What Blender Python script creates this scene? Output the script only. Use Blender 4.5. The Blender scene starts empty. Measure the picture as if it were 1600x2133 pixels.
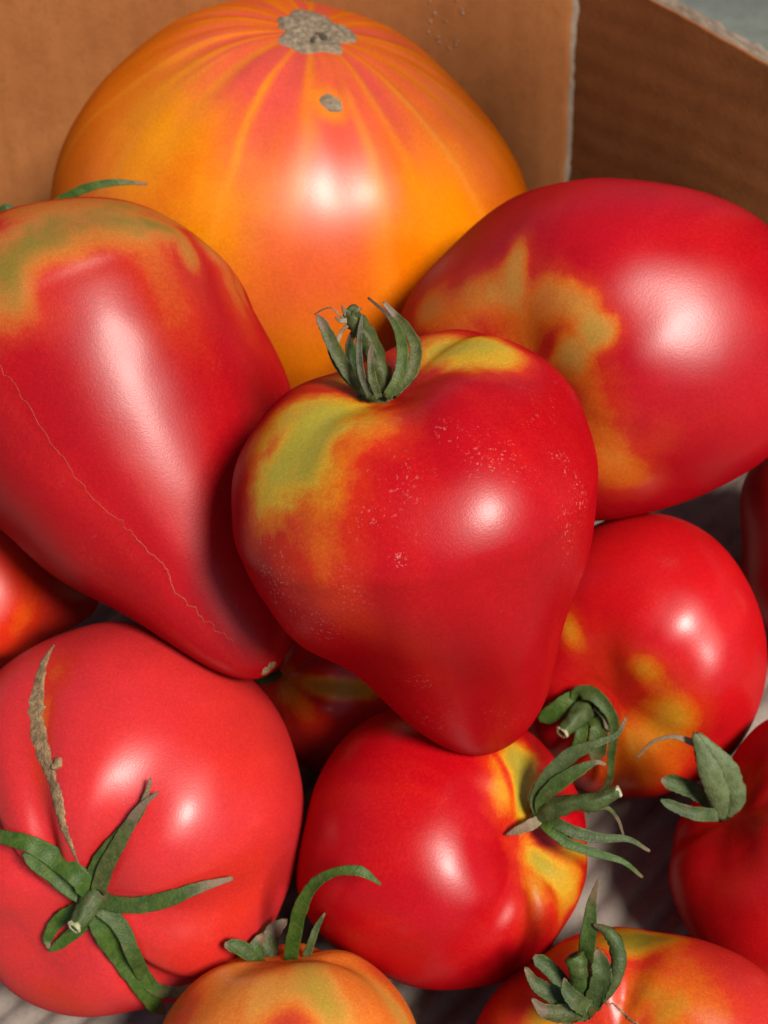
import bpy, math, random
import numpy as np
from mathutils import Vector, Matrix
from mathutils.bvhtree import BVHTree

# ---------------------------------------------------------------- camera, sky, sun, exposure
scene = bpy.context.scene
COL = scene.collection
PITCH = math.radians(50.0)
CAM_POS = np.array([0.0, -0.273, 0.326])
RIGHT = np.array([1.0, 0.0, 0.0])
FWD = np.array([0.0, math.cos(PITCH), -math.sin(PITCH)])
UP = np.array([0.0, math.sin(PITCH), math.cos(PITCH)])

cam_data = bpy.data.cameras.new('camera')
cam = bpy.data.objects.new('camera', cam_data)
COL.objects.link(cam)
cam.location = CAM_POS
cam.rotation_euler = (math.pi / 2 - PITCH, 0, 0)
cam_data.sensor_fit = 'VERTICAL'
cam_data.sensor_height = 36.0
cam_data.lens = 36.0 * 3000.0 / 2133.0
cam_data.clip_start = 0.01
cam_data.clip_end = 50.0
cam_data.dof.use_dof = True
cam_data.dof.focus_distance = 0.262
cam_data.dof.aperture_fstop = 30.0
scene.camera = cam

SUN_DIR = (0.42195, -0.41435, 0.80639)          # towards the sun

world = bpy.data.worlds.new('World')
scene.world = world
world.use_nodes = True
wn = world.node_tree.nodes
wl = world.node_tree.links
wn.clear()
sky_tex = wn.new('ShaderNodeTexSky')
sky_tex.sky_type = 'NISHITA'
sky_tex.sun_disc = False
sky_tex.sun_elevation = math.asin(SUN_DIR[2])
sky_tex.sun_rotation = math.atan2(SUN_DIR[0], SUN_DIR[1])
sky_tex.dust_density = 1.5
sky_tex.ozone_density = 0.3
bg = wn.new('ShaderNodeBackground')
bg.inputs['Strength'].default_value = 0.055
wo = wn.new('ShaderNodeOutputWorld')
wl.new(sky_tex.outputs[0], bg.inputs[0])
wl.new(bg.outputs[0], wo.inputs[0])

sun_data = bpy.data.lights.new('sun', 'SUN')
sun_data.energy = 4.3
sun_data.angle = math.radians(16.0)
sun_data.color = (1.0, 0.93, 0.84)
sun = bpy.data.objects.new('sun', sun_data)
COL.objects.link(sun)
sun.rotation_euler = Vector(SUN_DIR).to_track_quat('Z', 'Y').to_euler()
sun.location = (0.5, -0.5, 0.6)

scene.view_settings.view_transform = 'Standard'
scene.view_settings.look = 'None'
scene.view_settings.exposure = 0.18
scene.view_settings.gamma = 1.0
scene.view_settings.use_curve_mapping = False
scene.cycles.max_bounces = 6
scene.cycles.diffuse_bounces = 4
scene.cycles.glossy_bounces = 2

# ---------------------------------------------------------------- numeric helpers
def smooth(a, b, x):
    t = np.clip((x - a) / (b - a), 0, 1)
    return t * t * (3 - 2 * t)

def _hash(ix, iy, iz, seed):
    ix, iy, iz = (np.asarray(q, np.int64) & 0xFFFF for q in (ix, iy, iz))
    h = (ix * 374761393 + iy * 668265263 + iz * 1274126177 + seed * 974634777) & 0xFFFFFFFF
    h = ((h ^ (h >> 13)) * 1274126177) & 0xFFFFFFFF
    h = ((h ^ (h >> 16)) * 1103515245) & 0xFFFFFFFF
    return ((h ^ (h >> 15)) & 0xFFFFFF) / float(0xFFFFFF)

def vnoise(p, seed=0):
    """smooth value noise in 0..1 at points p (..., 3)"""
    p = np.asarray(p, float)
    i = np.floor(p).astype(np.int64)
    f = p - i
    f = f * f * f * (f * (f * 6 - 15) + 10)
    out = 0
    for dx in (0, 1):
        wx = f[..., 0] if dx else 1 - f[..., 0]
        for dy in (0, 1):
            wy = f[..., 1] if dy else 1 - f[..., 1]
            for dz in (0, 1):
                wz = f[..., 2] if dz else 1 - f[..., 2]
                out = out + wx * wy * wz * _hash(i[..., 0] + dx, i[..., 1] + dy, i[..., 2] + dz, seed)
    return out

def fbm(p, seed=0, octaves=3):
    p = np.asarray(p, float)
    s = 0; a = 0.5; t = 0
    for k in range(octaves):
        s = s + a * vnoise(p * 2 ** k, seed + 17 * k); t += a; a *= 0.5
    return s / t

def frame_of(axis):
    z = np.array(axis, float); z /= np.linalg.norm(z)
    ref = np.array([0.0, 0.0, 1.0]) if abs(z[2]) < 0.9 else np.array([0.0, 1.0, 0.0])
    x = np.cross(ref, z); x /= np.linalg.norm(x)
    return np.stack([x, np.cross(z, x), z], axis=1)      # columns = local axes in world

# ---------------------------------------------------------------- tomato shapes
# c: centre, axis: towards the stem, r: radius (m); ht / hb: height above / below the equator in radii;
# taper from t0 (0 stem .. 1 tip); dimple depth / width; ribs (count, amount, reach); lobes (count, amount, phase)
TOM = {
 'orange': dict(c=(-0.02753, 0.06276, 0.0686), axis=(0.17043, 0.07882, 0.98221), r=.0685, ht=.80, hb=.88, taper=.0, t0=.5, dd=.045, dw=.30,
                ribs=(13, .012, .7), lobes=[(2, .02, .4), (3, .012, 1.0), (5, .01, 2.)], noise=.02),
 'pear': dict(c=(-0.0669, -0.03997, 0.09205), axis=(-0.49454, 0.83205, 0.25123), r=.047, ht=.86, hb=1.55, taper=.56, t0=.38, dd=.16, dw=.35,
              ribs=(6, .02, .9), lobes=[(2, .02, .4), (3, .015, 1.0)], noise=.02),
 'right': dict(c=(0.04945, -0.02203, 0.08622), axis=(-0.55994, -0.69924, 0.44443), r=.0455, ht=.85, hb=1.0, taper=.15, t0=.5, dd=.18, dw=.35,
               ribs=(6, .02, .9), lobes=[(2, .03, .4), (3, .015, 1.0)], noise=.02),
 'heart': dict(c=(0.0064, -0.09022, 0.11059), axis=(-0.20093, 0.40602, 0.8915), r=.0360, ht=.80, hb=1.50, taper=.46, t0=.42, dd=.17, dw=.34,
               ribs=(5, .026, .95), lobes=[(2, .02, .2), (3, .02, 1.0)], noise=.02),
 'midright': dict(c=(0.06183, -0.07515, 0.03512), axis=(-0.40153, -0.83669, 0.37246), r=.0335, ht=.82, hb=.95, taper=.05, t0=.5, dd=.24, dw=.42,
                  ribs=(6, .030, 1.1), lobes=[(2, .02, .4), (3, .01, 1.0)], noise=.02),
 'scarred': dict(c=(-0.05582, -0.1202, 0.03779), axis=(-0.262, -0.89918, 0.35047), r=.0375, ht=.84, hb=.95, taper=.05, t0=.5, dd=.18, dw=.40,
                 ribs=(6, .070, 1.2), lobes=[(2, .02, .4), (3, .01, 1.0)], noise=.02),
 'bottom': dict(c=(0.01272, -0.12653, 0.03378), axis=(0.66396, -0.25999, 0.70111), r=.032, ht=.90, hb=1.05, taper=.10, t0=.5, dd=.20, dw=.36,
                ribs=(7, .032, .9), lobes=[(2, .02, .4), (3, .015, 1.0)], noise=.02),
 'ochre': dict(c=(-0.01849, -0.17206, 0.02952), axis=(-0.08176, 0.88833, 0.45187), r=.0262, ht=.86, hb=.95, taper=.05, t0=.5, dd=.18, dw=.40,
               ribs=(5, .045, 1.1), lobes=[(2, .03, .4), (3, .02, 1.0)], noise=.03),
 'cleft': dict(c=(0.04998, -0.17137, 0.02749), axis=(-0.28158, -0.11654, 0.95243), r=.031, ht=.84, hb=.90, taper=.0, t0=.5, dd=.30, dw=.42,
               ribs=(4, .075, 1.2), lobes=[(2, .03, .4), (3, .02, 1.0)], noise=.02, roll=.5),
 'edge': dict(c=(0.09262, -0.12206, 0.0284), axis=(-0.8029, 0.05196, 0.59385), r=.0290, ht=.86, hb=1.0, taper=.1, t0=.5, dd=.18, dw=.40,
              ribs=(5, .04, 1.0), lobes=[(2, .02, .4), (3, .015, 1.0)], noise=.02),
 'sliver': dict(c=(0.12375, -0.03708, 0.03443), axis=(0.33129, 0.46381, 0.82166), r=.0325, ht=.9, hb=1.0, taper=.05, t0=.5, dd=.18, dw=.40,
                ribs=(5, .03, 1.0), lobes=[(2, .02, .4)], noise=.02),
 'under': dict(c=(-0.10498, -0.05635, 0.03523), axis=(-0.79259, -0.19043, 0.57925), r=.0335, ht=.9, hb=1.0, taper=.05, t0=.5, dd=.18, dw=.40,
               ribs=(5, .03, 1.0), lobes=[(2, .02, .4)], noise=.02),
 'hidden': dict(c=(-0.01193, -0.07245, 0.02694), axis=(-0.66209, -0.5214, 0.53831), r=.0265, ht=.9, hb=1.0, taper=.05, t0=.5, dd=.18, dw=.40,
                ribs=(6, .05, 1.0), lobes=[(2, .02, .4)], noise=.02),
}

LOPSIDED = {
 'orange': dict(e1=[0.99, 0.041, 0.1353], e2=[-0.1357, 0.5449, 0.8275], co=[[-0.0347, 0], [0.0144, -0.0897], [-0.0003, 0.0121], [0.0068, -0.0239], [0.0012, 0.0065], [0.0085, -0.0022], [0.0007, -0.0049], [0.0015, 0.0035]]),
 'pear': dict(e1=[-0.9141, -0.0406, -0.4034], e2=[-0.362, 0.5301, 0.7668], co=[[-0.0284, 0], [0.0913, -0.0111], [-0.0104, -0.0999], [0.0198, -0.0243], [-0.0114, -0.0067], [0.0019, 0.0072], [0.0088, 0.0131], [0.0068, 0.0064], [0.0068, -0.0107]]),
 'right': dict(e1=[0.8365, 0.3269, -0.4397], e2=[-0.4318, 0.8874, -0.1617], co=[[-0.0187, 0], [0.0631, 0.0123], [0.1011, 0.0377], [0.0166, 0.0246], [0.0126, -0.006], [-0.0157, -0.0028], [-0.0008, -0.0048], [-0.0041, 0.0016]]),
 'heart': dict(e1=[-0.8895, 0.4148, -0.1914], e2=[-0.3382, -0.3162, 0.8864], co=[[0.0569, 0], [0.0289, 0.0306], [-0.0388, -0.0131], [-0.0419, -0.0014], [-0.0235, -0.0051], [0.0265, 0.0061], [0.0038, -0.0055], [-0.0018, -0.0048], [0.0037, -0.0045], [-0.0041, -0.0023], [-0.0032, 0.0011], [0.0031, 0.0056]]),
 'midright': dict(e1=[0.9301, 0.2589, -0.2607], e2=[-0.3577, 0.7996, -0.4823], co=[[-0.013, 0], [-0.0095, -0.013], [-0.089, 0.0582], [0.0026, -0.0068], [0.0012, -0.0071], [-0.0001, 0.0], [-0.0035, 0.0036], [0.0033, 0.0002]]),
 'scarred': dict(e1=[0.9242, -0.0164, -0.3815], e2=[-0.2472, 0.736, -0.6303], co=[[0.1288, 0], [-0.0477, -0.0203], [-0.0934, 0.0553], [0.0456, -0.0028], [-0.0331, -0.0047], [0.0089, 0.0139], [0.0033, -0.0047], [0.0034, -0.0091]]),
 'bottom': dict(e1=[0.3481, -0.632, 0.6924], e2=[0.8324, 0.5481, 0.0817], co=[[0.0059, 0], [0.0199, 0.0789], [0.0449, -0.012], [0.0075, -0.0228], [-0.0139, 0.0201], [-0.0004, -0.0123], [-0.0, 0.0053], [0.0051, 0.0022]]),
 'ochre': dict(e1=[-0.9958, -0.017, -0.09], e2=[-0.0868, -0.1384, 0.9866], co=[[0.0565, 0], [-0.0107, 0.1059], [-0.039, -0.0202], [0.009, -0.0409], [0.0091, -0.0015], [-0.0015, 0.0072], [-0.0014, -0.0063], [-0.0001, 0.0004]]),
 'cleft': dict(e1=[0.9892, -0.0662, -0.1311], e2=[0.0914, 0.9762, 0.1966], co=[[-0.0169, 0], [0.0186, 0.0456], [0.103, 0.0534], [0.0184, 0.0132], [0.0076, 0.0129], [-0.0049, -0.0022], [-0.0025, 0.002], [-0.0034, -0.0032]]),
 'edge': dict(e1=[0.0585, 0.7676, -0.6383], e2=[-0.89, 0.3297, 0.315], co=[[-0.0107, 0], [-0.0207, -0.0419], [-0.0317, 0.056], [-0.0206, -0.0277], [0.0324, 0.0001], [0.0029, 0.0045], [0.0109, -0.0196], [0.0058, -0.0142]]),
 'sliver': dict(e1=[-0.8873, -0.1829, 0.4233], e2=[0.4518, -0.1612, 0.8774], co=[[0.0067, 0], [0.0107, -0.0076], [-0.0167, 0.0036], [0.0164, -0.0007], [-0.014, -0.0009], [0.0109, 0.0017], [-0.0077, -0.0018], [0.0047, 0.0014]]),
 'under': dict(e1=[0.0628, 0.3817, -0.9221], e2=[-0.7797, 0.5956, 0.1934], co=[[-0.281, 0], [0.0125, 0.1489], [0.0859, 0.0293], [0.0554, -0.0237], [0.024, -0.0243], [0.0183, -0.0079], [0.0325, -0.0017], [0.0479, -0.0145]]),
}

def body_grid(name, nu=170, nv=272):
    s = TOM[name]
    seed = sum(ord(ch) for ch in name)
    u = np.linspace(0, math.pi, nu)[:, None] * np.ones((1, nv))
    ph = np.linspace(0, 2 * math.pi, nv, endpoint=False)[None, :] * np.ones((nu, 1))
    phr = ph + s.get('roll', 0)
    cz, sx = np.cos(u), np.sin(u)
    t = (1 - cz) / 2
    z = np.where(cz > 0, cz * s['ht'], cz * s['hb'])
    rad = sx * (1 - s['taper'] * smooth(s['t0'], 1.05, t))
    k, amt, reach = s['ribs']
    jit = phr + 0.35 * np.sin(phr + seed) + 0.2 * np.sin(2 * phr + seed * 1.7)
    crease = (0.5 + 0.5 * np.cos(k * jit)) ** 1.6        # furrows between wide lobes
    fall = np.exp(-(u / reach) ** 2) * smooth(0, .5, u)
    rad = rad * (1 - amt * 1.3 * crease * fall)
    z = z - amt * 1.1 * crease * fall * np.minimum(1, sx * 3)
    for (q, am, pa) in s['lobes']:
        rad = rad * (1 + am * np.cos(q * phr + pa) * sx)
    z = z - s['dd'] * np.exp(-(sx / s['dw']) ** 2) * (cz > 0) * (1 + .25 * np.cos(2 * phr + seed) * sx)
    v = np.stack([rad * np.cos(ph), rad * np.sin(ph), z], axis=-1)
    v = v * (1 + s['noise'] * 2 * (vnoise(v * 1.6 + 7.3, seed) - .5)[..., None] + .004 * (vnoise(v * 6 + 3.1, seed + 5) - .5)[..., None])
    v[0] = v[0].mean(0); v[-1] = v[-1].mean(0)
    v = v * s['r']
    fit = LOPSIDED.get(name)
    if fit:                                              # the fruit's own lopsidedness, as a few harmonics round one of its cross-axes
        e1, e2, co = np.array(fit['e1']), np.array(fit['e2']), fit['co']
        a, b = v @ e1, v @ e2
        th = np.arctan2(b, a)
        rho = np.hypot(a, b) / s['r']
        Fv = np.zeros_like(th)
        for kk, (ca, cb) in enumerate(co):
            Fv += ca * np.cos(kk * th) + cb * np.sin(kk * th)
        g = np.exp(Fv * smooth(.25, .98, rho)) - 1
        v = v + (a * g)[..., None] * e1 + (b * g)[..., None] * e2
    return v, u, ph

def grid_mesh(name, v, wrap=True, poles=True):
    nu, nv = v.shape[:2]
    faces = []
    if poles:
        verts = np.concatenate([v[0, :1], v[1:-1].reshape(-1, 3), v[-1, :1]])
        n = len(verts)
        idx = 1 + np.arange((nu - 2) * nv).reshape(nu - 2, nv)
        r = np.roll(idx, -1, axis=1)
        quads = np.stack([idx[:-1], idx[1:], r[1:], r[:-1]], -1).reshape(-1, 4)
        t1 = np.stack([np.zeros(nv, int), idx[0], r[0]], -1)
        t2 = np.stack([np.full(nv, n - 1), r[-1], idx[-1]], -1)
        faces = t1.tolist() + quads.tolist() + t2.tolist()
    else:
        verts = v.reshape(-1, 3)
        idx = np.arange(nu * nv).reshape(nu, nv)
        if wrap:
            r = np.roll(idx, -1, axis=1)
            faces = np.stack([idx[:-1], idx[1:], r[1:], r[:-1]], -1).reshape(-1, 4).tolist()
        else:
            faces = np.stack([idx[:-1, :-1], idx[1:, :-1], idx[1:, 1:], idx[:-1, 1:]], -1).reshape(-1, 4).tolist()
    me = bpy.data.meshes.new(name)
    me.from_pydata(verts.tolist(), [], faces)
    me.polygons.foreach_set('use_smooth', np.ones(len(me.polygons), bool))
    return me

def pole_flat(a):
    return np.concatenate([a[0, :1], a[1:-1].ravel(), a[-1, :1]])

def set_attr(me, key, vals):
    at = me.attributes.new(key, 'FLOAT', 'POINT')
    at.data.foreach_set('value', np.asarray(vals, np.float32).ravel())

def link(name, me, mat, parent=None):
    o = bpy.data.objects.new(name, me)
    COL.objects.link(o)
    if mat is not None:
        me.materials.append(mat)
    if parent is not None:
        o.parent = parent
    return o

def spline(pts, n):
    p = np.array(pts, float)
    if len(p) == 2:
        return p[0] + (p[1] - p[0]) * np.linspace(0, 1, n)[:, None]
    e = np.concatenate([[2 * p[0] - p[1]], p, [2 * p[-1] - p[-2]]])
    seg = len(p) - 1
    out = []
    for x in np.linspace(0, seg, n):
        i = min(int(x), seg - 1); t = x - i
        a, b, c, d = e[i], e[i + 1], e[i + 2], e[i + 3]
        out.append(.5 * (2 * b + (c - a) * t + (2 * a - 5 * b + 4 * c - d) * t * t + (3 * b - a - 3 * c + d) * t ** 3))
    return np.array(out)

# ---------------------------------------------------------------- materials
def mat_new(name):
    m = bpy.data.materials.new(name)
    m.use_nodes = True
    nt = m.node_tree
    return m, nt, nt.nodes['Principled BSDF']

def N(nt, kind, **kw):
    n = nt.nodes.new(kind)
    for k, v in kw.items():
        if k.startswith('i_'):
            n.inputs[k[2:].replace('_', ' ')].default_value = v
        else:
            setattr(n, k, v)
    return n

def noise_node(nt, coord, scale, detail=2.0, rough=.5):
    n = N(nt, 'ShaderNodeTexNoise')
    n.inputs['Scale'].default_value = scale
    n.inputs['Detail'].default_value = detail
    n.inputs['Roughness'].default_value = rough
    nt.links.new(coord, n.inputs['Vector'])
    return n.outputs['Fac']

def mth(nt, op, a, b=None, c=None, clamp=False):
    n = N(nt, 'ShaderNodeMath', operation=op, use_clamp=clamp)
    for i, q in enumerate((a, b, c)):
        if q is None: continue
        if isinstance(q, (int, float)): n.inputs[i].default_value = q
        else: nt.links.new(q, n.inputs[i])
    return n.outputs[0]

def maprange(nt, x, a, b, lo=0.0, hi=1.0):
    n = N(nt, 'ShaderNodeMapRange', interpolation_type='SMOOTHSTEP')
    nt.links.new(x, n.inputs[0])
    for i, q in ((1, a), (2, b), (3, lo), (4, hi)): n.inputs[i].default_value = q
    return n.outputs[0]

def mixc(nt, f, a, b, mode='MIX'):
    n = N(nt, 'ShaderNodeMix', data_type='RGBA', blend_type=mode)
    if isinstance(f, (int, float)): n.inputs[0].default_value = f
    else: nt.links.new(f, n.inputs[0])
    for i, q in ((6, a), (7, b)):
        if isinstance(q, tuple): n.inputs[i].default_value = (*q, 1)
        else: nt.links.new(q, n.inputs[i])
    return n.outputs[2]

def ramp(nt, x, stops):
    n = N(nt, 'ShaderNodeValToRGB')
    el = n.color_ramp.elements
    while len(el) < len(stops): el.new(.5)
    for e, (p, c) in zip(el, stops):
        e.position = p; e.color = (*c, 1)
    nt.links.new(x, n.inputs[0])
    return n.outputs[0]

def attr(nt, key):
    return N(nt, 'ShaderNodeAttribute', attribute_name=key).outputs['Fac']

def obj_coord(nt):
    return N(nt, 'ShaderNodeTexCoord').outputs['Object']

def bump(nt, h, strength, dist, bs):
    b = N(nt, 'ShaderNodeBump')
    b.inputs['Strength'].default_value = strength
    b.inputs['Distance'].default_value = dist
    nt.links.new(h, b.inputs['Height'])
    nt.links.new(b.outputs[0], bs.inputs['Normal'])

RED = (.50, .007, .011)
STOPS = lambda red: [(0, red), (.30, (.54, .024, .006)), (.5, (.62, .125, .006)), (.72, (.60, .310, .018)), (1.0, (.38, .300, .030))]

def skin(name, red=RED, stops=None, dust=.5, rough=.40, coat=.20, sheen=.62, grain=.08, flush=(.52, .018, .02)):
    m, nt, bs = mat_new(name)
    co = obj_coord(nt)
    big = noise_node(nt, co, 55, 3)
    fine = noise_node(nt, co, 1500, 2, .6)
    x = attr(nt, 'unripe')
    x = mth(nt, 'ADD', x, mth(nt, 'MULTIPLY', mth(nt, 'SUBTRACT', attr(nt, 'streak'), .5), .13))
    x = mth(nt, 'ADD', x, mth(nt, 'MULTIPLY', mth(nt, 'SUBTRACT', big, .5), .11))
    x = mth(nt, 'ADD', x, mth(nt, 'MULTIPLY', mth(nt, 'SUBTRACT', fine, .5), grain), clamp=True)
    c = ramp(nt, x, stops or STOPS(red))
    c = mixc(nt, attr(nt, 'blush'), c, flush)
    c = mixc(nt, attr(nt, 'pale'), c, (.74, .27, .022))
    # fine grain of the skin, two sizes
    fine2 = noise_node(nt, co, 3200, 1, .5)
    g = mth(nt, 'ADD', mth(nt, 'MULTIPLY', maprange(nt, fine, .25, .75), .15), mth(nt, 'MULTIPLY', maprange(nt, fine2, .55, .78), .27))
    g = mth(nt, 'ADD', g, mth(nt, 'ADD', .70, mth(nt, 'ADD', mth(nt, 'MULTIPLY', maprange(nt, noise_node(nt, co, 32, 4, .6), .3, .7), .16), mth(nt, 'MULTIPLY', attr(nt, 'streak'), .14))))
    cg = N(nt, 'ShaderNodeCombineColor')
    for k in range(3): nt.links.new(g, cg.inputs[k])
    c = mixc(nt, 1.0, c, cg.outputs[0], 'MULTIPLY')
    # dust, only in a few drifts: irregular flecks of different sizes
    drift = mth(nt, 'MAXIMUM', mth(nt, 'MULTIPLY', maprange(nt, noise_node(nt, co, 60, 4, .65), .54, .72), .5), attr(nt, 'dusty'))
    d1 = maprange(nt, noise_node(nt, co, 1300, 2, .7), .60, .68)
    d2 = maprange(nt, noise_node(nt, co, 420, 4, .75), .63, .70)
    sp = mth(nt, 'MULTIPLY', mth(nt, 'MAXIMUM', d1, mth(nt, 'MULTIPLY', d2, .7)), drift)
    sp = mth(nt, 'MULTIPLY', sp, dust)
    c = mixc(nt, sp, c, (.62, .33, .30))
    # matte flesh colour under two waxy layers: a broad soft sheen and a tighter gloss
    bp = N(nt, 'ShaderNodeBump')
    bp.inputs['Strength'].default_value = .08
    bp.inputs['Distance'].default_value = .0002
    nt.links.new(mth(nt, 'ADD', fine, fine2), bp.inputs['Height'])
    df = N(nt, 'ShaderNodeBsdfDiffuse')
    nt.links.new(c, df.inputs['Color'])
    nt.links.new(bp.outputs[0], df.inputs['Normal'])
    fr = N(nt, 'ShaderNodeFresnel'); fr.inputs['IOR'].default_value = 1.45
    nt.links.new(bp.outputs[0], fr.inputs['Normal'])
    dry = mth(nt, 'SUBTRACT', 1.0, mth(nt, 'MULTIPLY', sp, .7))
    sh = df.outputs[0]
    for wgt, rg in ((sheen, rough), (coat, .24)):
        gl = N(nt, 'ShaderNodeBsdfAnisotropic', distribution='BECKMANN')
        nt.links.new(mth(nt, 'ADD', rg - .03, mth(nt, 'MULTIPLY', big, .06)), gl.inputs['Roughness'])
        gl.inputs['Color'].default_value = (1, 1, 1, 1)
        nt.links.new(bp.outputs[0], gl.inputs['Normal'])
        mx = N(nt, 'ShaderNodeMixShader')
        nt.links.new(mth(nt, 'MULTIPLY', mth(nt, 'MULTIPLY', mth(nt, 'MINIMUM', fr.outputs[0], .075), wgt), dry), mx.inputs[0])
        nt.links.new(sh, mx.inputs[1]); nt.links.new(gl.outputs[0], mx.inputs[2])
        sh = mx.outputs[0]
    nt.nodes.remove(bs)
    nt.links.new(sh, nt.nodes['Material Output'].inputs['Surface'])
    return m

def leaf_mat(name, green=(.030, .058, .010), green2=(.058, .092, .018), dry=(.15, .095, .05), dry_from=.72):
    m, nt, bs = mat_new(name)
    co = obj_coord(nt)
    n1 = noise_node(nt, co, 420, 4, .65)
    n2 = noise_node(nt, co, 1800, 2, .6)
    c = mixc(nt, maprange(nt, n1, .35, .68), green, green2)
    c = mixc(nt, mth(nt, 'MULTIPLY', maprange(nt, n2, .62, .72), .22), c, (.22, .24, .12))
    t = mth(nt, 'ADD', attr(nt, 'along'), mth(nt, 'MULTIPLY', mth(nt, 'SUBTRACT', n1, .5), .35))
    c = mixc(nt, maprange(nt, t, dry_from, dry_from + .2), c, dry)
    n3 = noise_node(nt, co, 260, 2)
    c = mixc(nt, mth(nt, 'MULTIPLY', maprange(nt, n3, .6, .75), .4), c, dry)
    nt.links.new(c, bs.inputs['Base Color'])
    bs.inputs['Roughness'].default_value = .5
    bs.inputs['Subsurface Weight'].default_value = 0
    bs.inputs['Specular IOR Level'].default_value = .25
    bump(nt, mth(nt, 'ADD', n1, n2), .4, .0004, bs)
    return m

def cork_mat(name, a=(.38, .235, .105), b=(.14, .080, .036)):
    m, nt, bs = mat_new(name)
    co = obj_coord(nt)
    n1 = noise_node(nt, co, 500, 5, .7)
    n2 = noise_node(nt, co, 150, 3)
    c = mixc(nt, maprange(nt, n1, .35, .66), b, a)
    c = mixc(nt, mth(nt, 'MULTIPLY', n2, .2), c, (.30, .25, .15))
    nt.links.new(c, bs.inputs['Base Color'])
    bs.inputs['Roughness'].default_value = .85
    bump(nt, n1, .9, .0010, bs)
    return m

def board_mat(name, base, dark, wave=None):
    m, nt, bs = mat_new(name)
    co = obj_coord(nt)
    n1 = noise_node(nt, co, 22, 4, .6)
    n2 = noise_node(nt, co, 900, 3, .6)
    n3 = noise_node(nt, co, 120, 3, .6)
    x = mth(nt, 'ADD', mth(nt, 'MULTIPLY', n1, .6), mth(nt, 'MULTIPLY', n3, .4))
    c = mixc(nt, maprange(nt, x, .32, .68), dark, base)
    mp = N(nt, 'ShaderNodeMapping'); mp.inputs['Scale'].default_value = (1, 1, .12); mp.inputs['Rotation'].default_value = (.4, .3, .7)
    nt.links.new(co, mp.inputs['Vector'])
    fib = noise_node(nt, mp.outputs[0], 700, 3, .65)
    c = mixc(nt, mth(nt, 'MULTIPLY', maprange(nt, fib, .56, .74), .35), c, tuple(q * .55 for q in dark))
    c = mixc(nt, mth(nt, 'MULTIPLY', maprange(nt, noise_node(nt, co, 45, 5, .7), .58, .74), .35), c, tuple(q * .6 for q in dark))
    c = mixc(nt, mth(nt, 'MULTIPLY', maprange(nt, n2, .3, .8), .18), c, tuple(min(1, q * 1.5) for q in base))
    nt.links.new(c, bs.inputs['Base Color'])
    bs.inputs['Roughness'].default_value = .8
    bs.inputs['Specular IOR Level'].default_value = .3
    bump(nt, mth(nt, 'ADD', n2, n3), .25, .0004, bs)
    return m

# ---------------------------------------------------------------- ground and box
M_liner = board_mat('kraft_liner', (.33, .118, .031), (.25, .080, .018))
M_core = board_mat('raw_board_edge', (.27, .205, .15), (.15, .105, .07))
M_flute = board_mat('grey_brown_flutes', (.27, .225, .19), (.17, .135, .11))
M_ground = board_mat('grey_green_ground', (.155, .165, .14), (.095, .105, .09))

gm = bpy.data.meshes.new('ground')
gm.from_pydata([(-20, -20, -.012), (20, -20, -.012), (20, 20, -.012), (-20, 20, -.012)], [], [(0, 1, 2, 3)])
ground = link('ground', gm, M_ground)
ground['kind'] = 'structure'

box = bpy.data.objects.new('cardboard_box', None)
COL.objects.link(box)
box['label'] = 'brown corrugated cardboard box the tomatoes lie in'
box['category'] = 'box'

def sheet(name, o, ax, ay, nrm, w, h, nx, ny, disp, mat, thick, parent, edge=None, keep=None):
    """a board face: grid over o + ax*w + ay*h pushed along nrm by disp(x, y), with a back sheet `thick` behind it"""
    o, ax, ay, nrm = (np.array(q, float) for q in (o, ax, ay, nrm))
    xs = np.linspace(0, w, nx)[:, None] * np.ones((1, ny))
    ys = np.linspace(0, h, ny)[None, :] * np.ones((nx, 1))
    if edge is not None:
        xs, ys = edge(xs, ys, w, h)
    f = o + xs[..., None] * ax + ys[..., None] * ay + disp(xs, ys)[..., None] * nrm
    b = f - nrm * thick
    n = nx * ny
    idx = np.arange(n).reshape(nx, ny)
    q = lambda i: np.stack([i[:-1, :-1], i[1:, :-1], i[1:, 1:], i[:-1, 1:]], -1).reshape(-1, 4)
    faces = q(idx).tolist() + q(idx + n)[:, ::-1].tolist()
    loop = np.concatenate([idx[:, 0], idx[-1, 1:], idx[::-1, -1][1:], idx[0, ::-1][1:]])
    for i in range(len(loop) - 1):
        faces.append((int(loop[i]), int(loop[i] + n), int(loop[i + 1] + n), int(loop[i + 1])))
    allv = np.concatenate([f.reshape(-1, 3), b.reshape(-1, 3)])
    if keep is not None:
        ok = keep(allv)
        faces = [q_ for q_ in faces if all(ok[i] for i in q_)]
    me = bpy.data.meshes.new(name)
    me.from_pydata(allv.tolist(), [], faces)
    me.polygons.foreach_set('use_smooth', [i < 2 * (nx - 1) * (ny - 1) for i in range(len(me.polygons))])
    return link(name, me, mat, parent)

Z3 = np.array([0, 0, 1.0])
# side wall: runs from the back corner towards the viewer's right
SA, FLARE = math.radians(-47), math.radians(12)
side_dir = np.array([math.cos(SA), math.sin(SA), 0])
side_out = np.array([-math.sin(SA), math.cos(SA), 0])
side_up = Z3 * math.cos(FLARE) + side_out * math.sin(FLARE)                # the wall leans outwards a little
side_in = -side_out * math.cos(FLARE) + Z3 * math.sin(FLARE)               # faces into the box
rim_a = np.array((0.08225, 0.12877, 0.09))
rim_slope = -0.033
SIDE_LEN = .36
rim_z0 = rim_a[2] / math.cos(FLARE) - .05 * rim_slope
side_o = rim_a - side_dir * .05 - side_up * (rim_a[2] / math.cos(FLARE))

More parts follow.
